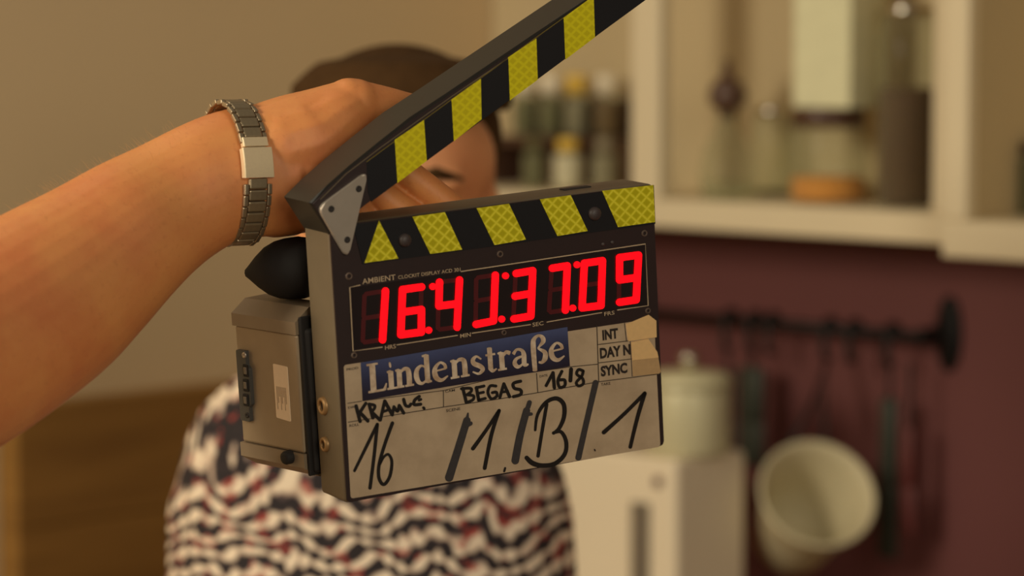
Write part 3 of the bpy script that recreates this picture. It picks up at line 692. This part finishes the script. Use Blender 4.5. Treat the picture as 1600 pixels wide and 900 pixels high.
# clapstick (hinged part)
top_line = [(483.5, 316.7), (510, 290), (545, 259), (590, 222.5), (640, 183), (700, 143.5), (843, 47)]
d_px = (843 - 700, 47 - 143.5)
far_t = (843 + d_px[0] * 1.25, 47 + d_px[1] * 1.25)
far_b = (947 + 365 * .36, 45 - 273 * .36)
sp_pts = [sp(p) for p in top_line + [far_t, far_b, (574, 317.5), (515.5, 367)]]
bm = bmesh.new(); prism(bm, sp_pts, -ST, .0, .0012); cs = bobj('clapstick', bm, mat('black_painted_stick', srgb(38, 34, 27), .42, .1, .08, 90), slate)
# dark front face of the stick
fp = [(488, 318), (514, 293), (549, 262), (594, 226), (644, 186.5), (704, 147), (846, 51)]
fp += [(far_t[0] - 6, far_t[1] + 8), (far_b[0] - 6, far_b[1] - 2), (574, 316), (516, 364)]
bm = bmesh.new(); prism(bm, [sp(p) for p in fp], -.001, .0007, .0003); bobj('stick_face', bm, M['panel'], cs)
strokes('face_groove', [([(500, 311), (540, 271), (594, 230), (704, 151), (900, 18)], 1.6)], M['case'], cs, .0009, smooth=False)
strokes('edge_line', [([(572, 252.5), (836.5, 58.5), (930, -9)], 1.2)], mat('yellow_edge', srgb(120, 104, 30), .5), cs, .0009, smooth=False)
bm = bmesh.new(); prism(bm, [sp(p) for p in [(572, 254), (930, -8), (1010, -2), (947, 44), (579, 315), (574, 300)]], .0005, .0010); bobj('black_tape', bm, M['tape_black'], cs)
Y0 = [(615.5, 218.5), (661, 187.7), (665.3, 251), (619.8, 285.6)]
for pts_ in (Y0, [(704.3, 155.7), (749.8, 123.2), (751, 186), (707.8, 220.2)], [(793, 89.5), (836.5, 60.3), (838.6, 124.5), (795.3, 156.5)], [(879.5, 28), (926, -6), (928, 58), (882, 92.8)]):
    flat('yellow_stripe', pts_, M['retro_stick'], cs, .0009, .0013)
# hinge plate
hp_ = flat('hinge_plate', [(493, 324), (572, 266), (540, 404)], M['steel'], slate, .0, .0034, .0056, .0007)
for px, py in ((560, 295), (517, 326.5), (542, 374.5)):
    q_ = sp((px, py), .003); s_ = 5.2 * 1.69 / F
    lathe_obj('rivet', [(s_, .003), (s_, .0037), (s_ * .6, .0036), (0, .0034)], M['hole'], hp_, Matrix.Translation((*q_, 0)), n=14)

# ------------------------------------------------------------------ receiver box on the back of the slate
phi = R(75.5)
ex = Vector((math.cos(phi), 0, math.sin(phi))); ey = Vector((0, 1, 0)); ez = ex.cross(ey)      # slate-local: ex right along its big face, ez out of it
if ez.dot(SO) < 0: ez = -ez
p_r = spl(468, 600, 2, -.0405)                       # near right edge of the big face
RBm = SM @ Matrix.Translation(p_r) @ Matrix((ex, ey, ex.cross(ey))).transposed().to_4x4()
RBi = RBm.inverted()
def rb(px, py, val=0.0):
    o_ = RBi @ CAM; d_ = RBi.to_3x3() @ ray(px, py); s_ = (val - o_.z) / d_.z; q_ = o_ + d_ * s_
    return (q_.x, q_.y)
sg = 1 if (RBi @ CAM).z > 0 else -1
rec = empty('receiver_box', mtx=RBm); tag(rec, 'grey-brown receiver box with label and key strip mounted behind the slate', 'receiver')
fl = rb(373, 600)[0]; fr_ = 0.0
yt = rb(420, 517)[1]; yb = rb(430, 700)[1]; ytop = rb(420, 497)[1]; ybot = rb(430, 729)[1]
Mrec = mat('receiver_case', srgb(162, 142, 114), .5, .25, .08, 100); Mrec2 = mat('receiver_caps', srgb(146, 128, 104), .5, .2, .08, 100)
box_obj('body', (fl, fr_, yb, yt, -.024, 0), Mrec, rec, bev=.0015)
def cap_(y0, y1, chy):
    bm = bmesh.new(); prof = [(-.026, y0), (.0012, y0), (.0012, y1), (-.010, chy), (-.026, chy)]
    a_ = [bm.verts.new((fl - .001, y, z)) for z, y in prof]; b_ = [bm.verts.new((fr_ + .001, y, z)) for z, y in prof]
    bm.faces.new(a_); bm.faces.new(b_[::-1])
    for i in range(5): bm.faces.new((a_[i], b_[i], b_[(i + 1) % 5], a_[(i + 1) % 5]))
    return bobj('end_cap', bm, Mrec2, rec)
cap_(yt + .0002, ytop, ytop + .0075); cb = cap_(yb - .0002, ybot + .003, ybot - .004)
q0 = spl(496, 512, 2, -.0365).y; q1 = spl(500, 738, 2, -.0365).y; x_l = spl(474, 620, 2, -.045).x
mc = box_obj('mount_clip', (x_l, .03, q1, q0, -.052, -.0358), M['rubber'], None, bev=.002); mc.parent = rec; mc.matrix_local = RBi @ SM
box_obj('side_clamp', (.0011, .0036, ybot - .002, ytop + .003, -.027, -.0008), M['rubber'], rec, bev=.0008)
lx0, ly0 = rb(427, 568); lx1, ly1 = rb(455, 659)
bm = bmesh.new(); prism(bm, rounded([(lx0, ly1 + .001), (lx1 + .0, ly1), (lx1, ly0 - .0005), (lx0, ly0)], .001), 0, .0004); lb = bobj('label_sticker', bm, mat('label_paper', srgb(248, 222, 186), .5, 0, .05, 300), rec)
ml_ = mat('label_print', srgb(150, 124, 96), .6)
bm = bmesh.new()
for k in range(8):
    x_ = lx0 + (lx1 - lx0) * (.15 + .09 * k); y_ = ly0 + (ly1 - ly0) * .40
    box(bm, x_, x_ + .0004, y_ - .014 + .004 * (k % 3), y_, .0003, .0005)
bobj('fine_print', bm, ml_, lb)
kx0, ky0 = rb(374, 545); kx1, ky1 = rb(396, 658)
mk = mat('key_strip', srgb(74, 72, 68), .45)
bm = bmesh.new(); prism(bm, rounded([(kx0, ky1), (kx1, ky1 - .0), (kx1, ky1 + .009), (kx1 + .0024, ky1 + .011), (kx1 + .0024, ky0 - .011), (kx1, ky0 - .009), (kx1, ky0), (kx0, ky0)], .0008), 0, .0028, .0005); ks = bobj('key_strip', bm, mk, rec)
for py in (579, 602, 625):
    kx, ky = rb(384.5, py, .003)
    fr0 = box_obj('key', (kx - .0026, kx + .0026, ky - .0038, ky + .0038, .0026, .0036), M['rubber'], ks, bev=.0006)
    box_obj('key_top', (kx - .0014, kx + .0014, ky - .0022, ky + .0022, .0034, .0041), M['grey'], ks, bev=.0004)
for px, py in ((381, 555), (386, 649)):
    kx, ky = rb(px, py, .003); lathe_obj('screw', [(.0019, .0026), (.0017, .0033), (.0008, .0033), (.0006, .003), (0, .003)], M['steel'] if py < 600 else M['hole'], ks, Matrix.Translation((kx, ky, 0)), n=14)
kx, ky = rb(456, 713)
lathe_obj('thumb_screw', [(.0042, 0), (.0042, .004), (.0036, .0052), (.0018, .0056), (0, .0056)], M['rubber'], rec, Matrix.Translation((kx, ky, .0008)), n=18)
# black rubber cone above the receiver
tipw = SI @ at(381, 427, 1.735); basew = SI @ at(470, 418, 1.735)
axl = (basew - tipw); ln = axl.length; qm = axl.to_track_quat('Z', 'Y').to_matrix().to_4x4()
kq = 1.735 / F
cone = lathe_obj('rubber_cone', [(0, 1 * kq), (5 * kq, 2 * kq), (11 * kq, 8 * kq), (24 * kq, 20 * kq), (37 * kq, 35 * kq), (45 * kq, 52 * kq), (48 * kq, 68 * kq), (49 * kq, 90 * kq), (44 * kq, 112 * kq), (0, 113 * kq)], M['rubber'], None, SM @ Matrix.Translation(tipw) @ qm, n=32)
tag(cone, 'black rubber cone between the wrist and the receiver box', 'cap')

# ------------------------------------------------------------------ the hand and arm that hold the slate
def ring_px(px, py, d, tx, ty, hw, hd, skew=.45):
    """ellipse: centre pixel, depth, image direction of the limb, half width (px), half depth (px)"""
    c_ = at(px, py, d); l_ = math.hypot(tx, ty); k_ = d / F
    a_ = (RGT * (-ty / l_) + DWN * (tx / l_)) * hw * k_
    ax_ = (RGT * (tx / l_) + DWN * (ty / l_)); dz = (FWD - ax_ * skew).normalized()
    return (c_, a_, dz * hd * k_)
arm_pts = [(-470, 800, 1.46, 1, -.50, 150, 150), (-300, 690, 1.52, 1, -.55, 160, 150), (-140, 592, 1.58, 1, -.62, 164, 140), (-30, 530, 1.62, 1, -.66, 158, 128), (80, 459, 1.655, 1, -.68, 146, 114),
           (150, 407, 1.675, 1, -.68, 130, 100), (213, 356, 1.69, 1, -.68, 115, 86), (270, 318, 1.705, 1, -.6, 104, 76), (330, 285, 1.715, 1, -.42, 101, 70), (372, 272, 1.722, 1, -.25, 103, 68), (415, 266, 1.727, 1, -.2, 104, 64), (450, 260, 1.730, 1, -.2, 104, 60)]
bm = bmesh.new()
P = catmull([Vector(p[:3]) for p in arm_pts], 5); Q = catmull([Vector((p[4], p[5], p[6])) for p in arm_pts], 5)
loft(bm, [ring_px(p.x, p.y, p.z, 1, q_.x, q_.y, q_.z) for p, q_ in zip(P, Q)], 32)
def blob(px, py, d, r, sc=(1, 1, 1)): ball(bm, at(px, py, d), r * d / F, 3, sc)
def limb(pts, sub=6):
    """pts: px, py, depth, radius px"""
    V = catmull([Vector((p[0], p[1], p[2] * 1000)) for p in pts], sub); Rr = catmull([Vector((p[3], 0, 0)) for p in pts], sub)
    W_ = [at(v.x, v.y, v.z / 1000) for v in V]
    tube(bm, W_, [r_.x * 1.73 / F for r_ in Rr], 16)
    ball(bm, W_[0], Rr[0].x * 1.73 / F, 3); ball(bm, W_[-1], Rr[-1].x * 1.73 / F, 3)
# elbow and upper arm, outside the frame
V_ = [at(-470, 800, 1.46), at(-560, 860, 1.42), at(-760, 760, 1.25), at(-1000, 560, 1.05)]
tube(bm, V_, [.047, .05, .056, .062], 20); ball(bm, V_[1], .05); ball(bm, V_[3], .062)
# palm: facing the camera, pressed to the back of the slate
limb([(440, 234, 1.733, 76), (492, 218, 1.738, 74), (530, 186, 1.742, 58), (555, 166, 1.746, 44)])       # thenar
limb([(545, 161, 1.744, 40), (600, 172, 1.756, 38), (650, 182, 1.768, 36), (700, 172, 1.780, 30), (738, 160, 1.786, 26)])   # thumb
limb([(418, 226, 1.731, 67), (450, 212, 1.735, 64), (490, 194, 1.739, 57), (545, 163, 1.744, 41)])           # ridge from wrist to thumb joint
limb([(430, 300, 1.733, 72), (480, 305, 1.740, 64), (520, 322, 1.745, 48)])                                # heel
limb([(470, 260, 1.735, 66), (530, 252, 1.742, 56), (565, 262, 1.746, 44)])
# fingers running down to the right behind the board
limb([(548, 205, 1.748, 33), (590, 234, 1.752, 27), (625, 263, 1.755, 25), (671, 298, 1.760, 24.5), (715, 332, 1.765, 24), (760, 366, 1.768, 20), (786, 388, 1.768, 17)])
limb([(535, 240, 1.746, 34), (572, 274, 1.749, 27), (594, 303, 1.750, 25), (640, 337, 1.755, 24.5), (690, 366, 1.762, 23), (735, 402, 1.765, 21), (764, 426, 1.765, 18)])
limb([(520, 275, 1.744, 33), (550, 310, 1.747, 26), (566, 341, 1.749, 24), (616, 368, 1.755, 22.5), (660, 402, 1.759, 22), (700, 436, 1.761, 20), (724, 456, 1.761, 17)])
limb([(505, 310, 1.742, 30), (528, 344, 1.745, 23), (548, 368, 1.748, 21), (585, 398, 1.751, 20), (622, 426, 1.754, 19), (650, 448, 1.755, 16)])
arm = remesh('person', bm, M['skin'], .0013, 6, None, .5)
tag(arm, 'bare left forearm and hand holding the slate from behind, steel watch at the wrist', 'person')
# fine arm hair along the forearm
bm = bmesh.new()
for k in range(420):
    t = random.random(); i = t * (len(P) - 1); i0 = min(int(i), len(P) - 2); p = P[i0].lerp(P[i0 + 1], i - i0); q_ = Q[i0].lerp(Q[i0 + 1], i - i0)
    if p.x < -60 or p.x > 320: continue
    c_, a_, b_ = ring_px(p.x, p.y, p.z, 1, q_.x, q_.y, q_.z); th = math.pi + random.gauss(0, .55)
    n_ = (a_.normalized() * math.cos(th) + b_.normalized() * math.sin(th))
    s_ = c_ + a_ * math.cos(th) + b_ * math.sin(th) - n_ * .001; dr = (RGT * random.uniform(-.9, .3) - DWN * random.uniform(.0, .5)) * .006
    l_ = random.uniform(.5, 1.1)
    tube(bm, [s_, s_ + n_ * .0035 * l_ + dr * .3, s_ + n_ * .0055 * l_ + dr * .9], [.00006, .00005, .00002], 3)
o = bobj('arm_hair', bm, mat('arm_hair', srgb(190, 140, 84), .5), arm); tag(o, 'fine fair hairs on the forearm', kind='stuff')

# ------------------------------------------------------------------ wristwatch: steel bracelet with fold-over clasp
wc, wa, wb = ring_px(366, 270, 1.722, 1, -.06, 110, 76, .66)
wax = wa.cross(wb).normalized()
if wax.x < 0: wax = -wax
WMm = Matrix((wa.normalized(), wb.normalized(), wax)).transposed()
# local x: across the wrist in the picture (down), y: away from the camera, z: along the arm to the hand
RA, RB_ = wa.length, wb.length
wm = Matrix.Translation(wc) @ WMm.to_4x4()
watch = empty('wristwatch', mtx=wm); tag(watch, 'steel link bracelet watch worn on the wrist, clasp facing out', 'wristwatch')
def epos(th): return Vector((RA * math.cos(th), RB_ * math.sin(th), 0))
# arc-length table
N_ = 720; cum = [0.0]
for i in range(N_): cum.append(cum[-1] + (epos(2 * math.pi * (i + 1) / N_) - epos(2 * math.pi * i / N_)).length)
def th_at(s_):
    s_ %= cum[-1]
    import bisect
    i = bisect.bisect_right(cum, s_) - 1; return 2 * math.pi * (i + (s_ - cum[i]) / (cum[i + 1] - cum[i])) / N_
def frame_at(th):
    p_ = epos(th); t_ = Vector((-RA * math.sin(th), RB_ * math.cos(th), 0)).normalized(); n_ = Vector((t_.y, -t_.x, 0))
    if n_.dot(p_) < 0: n_ = -n_
    return Matrix.Translation(p_) @ Matrix((t_, n_, Vector((0, 0, 1)))).transposed().to_4x4()
BW = 18.4e-3; LK = .0068
nl = int(cum[-1] / LK); LK = cum[-1] / nl
bm = bmesh.new(); box(bm, -LK * .47, LK * .47, -.0016, .0016, -BW * .33, BW * .33, bev=.0009)
me_c = bobj('link_src', bm, M['watch_dark']).data
bm = bmesh.new(); 
for s_ in (-1, 1): box(bm, -LK * .47 + LK * .5, LK * .47 + LK * .5, -.0014, .0014, s_ * BW * .42 - BW * .08, s_ * BW * .42 + BW * .08, bev=.0006)
me_s = bobj('link_src2', bm, M['watch']).data
for n_ in ('link_src', 'link_src2'): bpy.data.objects.remove(bpy.data.objects[n_])
# front of the wrist faces the camera: y negative. clasp centred slightly above the middle
thc = None; best = 9
for i in range(360):
    th = 2 * math.pi * i / 360; p_ = wm @ epos(th); d_ = p_ - CAM; z_c = d_.dot(FWD); py = CY + F * d_.dot(DWN) / z_c
    if epos(th).y < 0 and abs(py - 245) < best: best = abs(py - 245); thc = th
sc_ = cum[int(thc / (2 * math.pi) * N_)]
up_s = 1 if (wm @ epos(th_at(sc_ + .01))).z > (wm @ epos(th_at(sc_ - .01))).z else -1
spots = [.0152 + LK * k for k in range(60)] + [-.0156 - LK * k for k in range(60)]
for rel in spots:
    if abs(rel) > cum[-1] / 2 - .017: continue
    s_ = sc_ + rel * up_s
    lo = bpy.data.objects.new('link', me_c); COL.objects.link(lo); lo.parent = watch; lo.matrix_local = frame_at(th_at(s_))
    so = bpy.data.objects.new('outer_links', me_s); COL.objects.link(so); so.parent = lo
def arc_plate(name, s0, s1, wz, t0_, t1_, m_, bev=.0006):
    bm = bmesh.new(); n = 10; rings = []
    for i in range(n + 1):
        fm = frame_at(th_at(s0 + (s1 - s0) * i / n))
        rings.append([bm.verts.new(fm @ Vector((0, y_, z_2))) for y_, z_2 in ((t0_, -wz), (t1_ - bev, -wz), (t1_, -wz + bev), (t1_, wz - bev), (t1_ - bev, wz), (t0_, wz))])
    for a_, b_ in zip(rings, rings[1:]):
        for i in range(6): bm.faces.new((a_[i], a_[(i + 1) % 6], b_[(i + 1) % 6], b_[i]))
    bm.faces.new(rings[0]); bm.faces.new(rings[-1][::-1])
    return bobj(name, bm, m_, watch)
# which way along s goes up in the picture?
a_, b_ = sc_ - up_s * .012, sc_ + up_s * .0052
arc_plate('clasp_cover', min(a_, b_), max(a_, b_), BW * .54, -.001, .0030, M['watch_clasp'])
a_, b_ = sc_ + up_s * .0062, sc_ + up_s * .0115
arc_plate('clasp_bar', min(a_, b_), max(a_, b_), BW * .46, -.001, .0024, M['watch_clasp'])
a_, b_ = sc_ + up_s * .0045, sc_ + up_s * .0068
arc_plate('clasp_hinge', min(a_, b_), max(a_, b_), BW * .36, -.001, .0012, M['watch_dark'])
# watch head on the far side of the wrist
fm = frame_at(th_at(sc_ + cum[-1] / 2)) @ Matrix.Rotation(R(-90), 4, 'X')
lathe_obj('watch_case', [(0, -.001), (.017, -.001), (.0185, .001), (.0185, .006), (.0165, .008), (.0155, .0075)], M['watch'], watch, fm, n=40)
lathe_obj('dial', [(.0155, .0074), (0, .0074)], M['tape_black'], watch, fm, n=40)

# ------------------------------------------------------------------ person in the patterned top, behind the slate
PD = 2.45; kq = PD / F
def pw(px, py, dd=0.0): return at(px, py, PD + dd)
hc = pw(624, 300)
bm = bmesh.new()
RX = Matrix.Rotation(R(4), 3, 'Y')
ball(bm, hc + Vector((0, .02, .022)), 1, 4, (.082, .098, .098), RX)           # skull
ball(bm, hc + Vector((0, -.02, -.045)), 1, 4, (.076, .078, .090), RX)          # face
ball(bm, hc + Vector((0, -.045, -.105)), 1, 3, (.040, .042, .034))             # chin
for s_ in (-1, 1):
    ball(bm, hc + Vector((s_ * .037, -.066, -.045)), 1, 3, (.030, .026, .028))  # cheeks
    ball(bm, hc + Vector((s_ * .080, .012, -.03)), 1, 3, (.010, .020, .033))    # ears
    ball(bm, hc + Vector((s_ * .032, -.082, .012)), 1, 3, (.028, .012, .010))   # brows
ball(bm, hc + Vector((.002, -.022, .028)), 1, 4, (.081, .074, .062))
tube(bm, [hc + Vector((0, -.086, .0)), hc + Vector((0, -.102, -.03)), hc + Vector((0, -.105, -.042))], [.009, .013, .016], 12)
ball(bm, hc + Vector((0, -.1, -.044)), .0145)
tube(bm, [hc + Vector((0, .03, -.06)), hc + Vector((0, .045, -.13)), hc + Vector((0, .06, -.18))], [.056, .054, .066], 20)
sh = hc + Vector((-.024, .06, -.150))
def torso(bm, grow, arms=True, low=-.62):
    T = [(.008, -.005, .050, .050), (-.010, .0, .080, .058), (-.028, .0, .112, .066), (-.056, .0, .140, .078), (-.085, .0, .154, .088), (-.12, .0, .162, .098), (-.18, -.006, .166, .115), (-.26, -.01, .168, .125), (-.36, .0, .158, .112), (-.46, .0, .156, .112), (-.56, .0, .172, .120), (low, .0, .172, .120)]
    loft(bm, [(sh + Vector((0, y_, z_3)), Vector((rx + grow, 0, -.10 * (rx + grow))), Vector((0, ry + grow, 0))) for z_3, y_, rx, ry in T], 40)
    for s_ in (-1, 1):
        pts = [sh + Vector((s_ * .100, 0, -.09 - s_ * .01)), sh + Vector((s_ * .118, .0, -.15 - s_ * .01)), sh + Vector((s_ * .128, .0, -.25)), sh + Vector((s_ * .150, -.02, -.36))]
        if s_ == 1: pts = [p_ + Vector((-.012, 0, -.01)) for p_ in pts]
        tube(bm, pts, [.050 + grow, .054 + grow, .046 + grow, .042 + grow], 18); ball(bm, pts[0], .050 + grow); 
        if arms:
            e_ = [pts[-1], sh + Vector((s_ * .165, -.12, -.46)), sh + Vector((s_ * .09, -.2, -.50))]
            tube(bm, e_, [.040, .034, .027], 16); ball(bm, e_[0], .041); ball(bm, e_[1], .034)
            ball(bm, sh + Vector((s_ * .065, -.215, -.505)), 1, 3, (.042, .026, .022))
            for f_ in range(4):
                b0 = sh + Vector((s_ * .045, -.235 + f_ * .014, -.50 + f_ * -.004)); tube(bm, [b0, b0 + Vector((-s_ * .035, -.006, -.008)), b0 + Vector((-s_ * .055, .004, -.02))], [.0085, .008, .0065], 8)
            b0 = sh + Vector((s_ * .06, -.23, -.485)); tube(bm, [b0, b0 + Vector((-s_ * .02, -.012, .018)), b0 + Vector((-s_ * .04, -.014, .022))], [.010, .009, .0075], 8)
torso(bm, -.006)
hipz = sh.z - .62
for s_ in (-1, 1):
    hx = sh + Vector((s_ * .085, 0, 0)); pts = [Vector((hx.x, hx.y, hipz + .04)), Vector((hx.x + s_ * .01, hx.y - .01, hipz * .52)), Vector((hx.x + s_ * .012, hx.y + .01, .09))]
    tube(bm, pts, [.082, .055, .036], 18)
    ball(bm, Vector((hx.x + s_ * .015, hx.y - .05, .035)), 1, 3, (.042, .115, .036))
fig = remesh('person', bm, M['face_skin'], .006, 4)
tag(fig, 'person with short brown hair in a squiggle-patterned top standing behind the slate', 'person')
bm = bmesh.new(); torso(bm, .012, arms=False, low=-.58)
bl_o = remesh('patterned_top', bm, M['blouse'], .006, 5, fig); tag(bl_o, 'black, cream and red squiggle-patterned top')
bm = bmesh.new()
loft(bm, [(Vector((sh.x, sh.y, hipz + .06)), Vector((.176, 0, 0)), Vector((0, .124, 0))), (Vector((sh.x, sh.y, hipz - .05)), Vector((.178, 0, 0)), Vector((0, .122, 0)))], 36)
for s_ in (-1, 1):
    hx = sh + Vector((s_ * .085, 0, 0)); tube(bm, [Vector((hx.x, hx.y, hipz)), Vector((hx.x + s_ * .01, hx.y - .01, hipz * .52)), Vector((hx.x + s_ * .012, hx.y + .01, .10))], [.092, .068, .058], 20)
remesh('trousers', bm, M['trousers'], .008, 4, fig)
# hair: a cap fuller on the sides, open over the face
bm = bmesh.new()
ball(bm, hc + Vector((-.003, .030, .046)), 1, 4, (.091, .102, .080))
ball(bm, hc + Vector((-.054, .036, .010)), 1, 3, (.042, .080, .080)); ball(bm, hc + Vector((.022, .075, .0)), 1, 3, (.050, .052, .078))
for k in range(34):                                           # uneven fringe swept to both sides of a parting
    t = k / 33; th = R(195 + 150 * t); j_ = random.uniform(-.006, .006)
    x_ = .078 * math.cos(th); y_ = .088 * math.sin(th); sw = .02 * (t - .4)
    tube(bm, [hc + Vector((x_ * .35, y_ * .35 + .02, .108)), hc + Vector((x_ * .85, y_ * .85, .100)), hc + Vector((x_ * 1.02 + sw, y_ * 1.02, .084)), hc + Vector((x_ * 1.04 + sw * 1.4, y_ * 1.04, .070 + j_))], [.010, .012, .010, .004], 8)
hr = remesh('hair', bm, M['hair'], .005, 4, fig); tag(hr, 'short brown hair')
for s_ in (-1, 1):
    bm = bmesh.new(); ball(bm, hc + Vector((s_ * .033, -.083, -.004)), 1, 3, (.014, .009, .0075)); bobj('eye', bm, M['eye'], fig, True)
    bm = bmesh.new(); tube(bm, [hc + Vector((s_ * .016, -.095, .016)), hc + Vector((s_ * .034, -.096, .021)), hc + Vector((s_ * .054, -.082, .014))], [.004, .005, .003], 8); bobj('eyebrow', bm, M['hair'], fig, True)
bm = bmesh.new(); tube(bm, [hc + Vector((-.022, -.088, -.079)), hc + Vector((0, -.097, -.077)), hc + Vector((.022, -.088, -.079))], [.003, .007, .003], 8); bobj('lips', bm, M['lips'], fig, True)
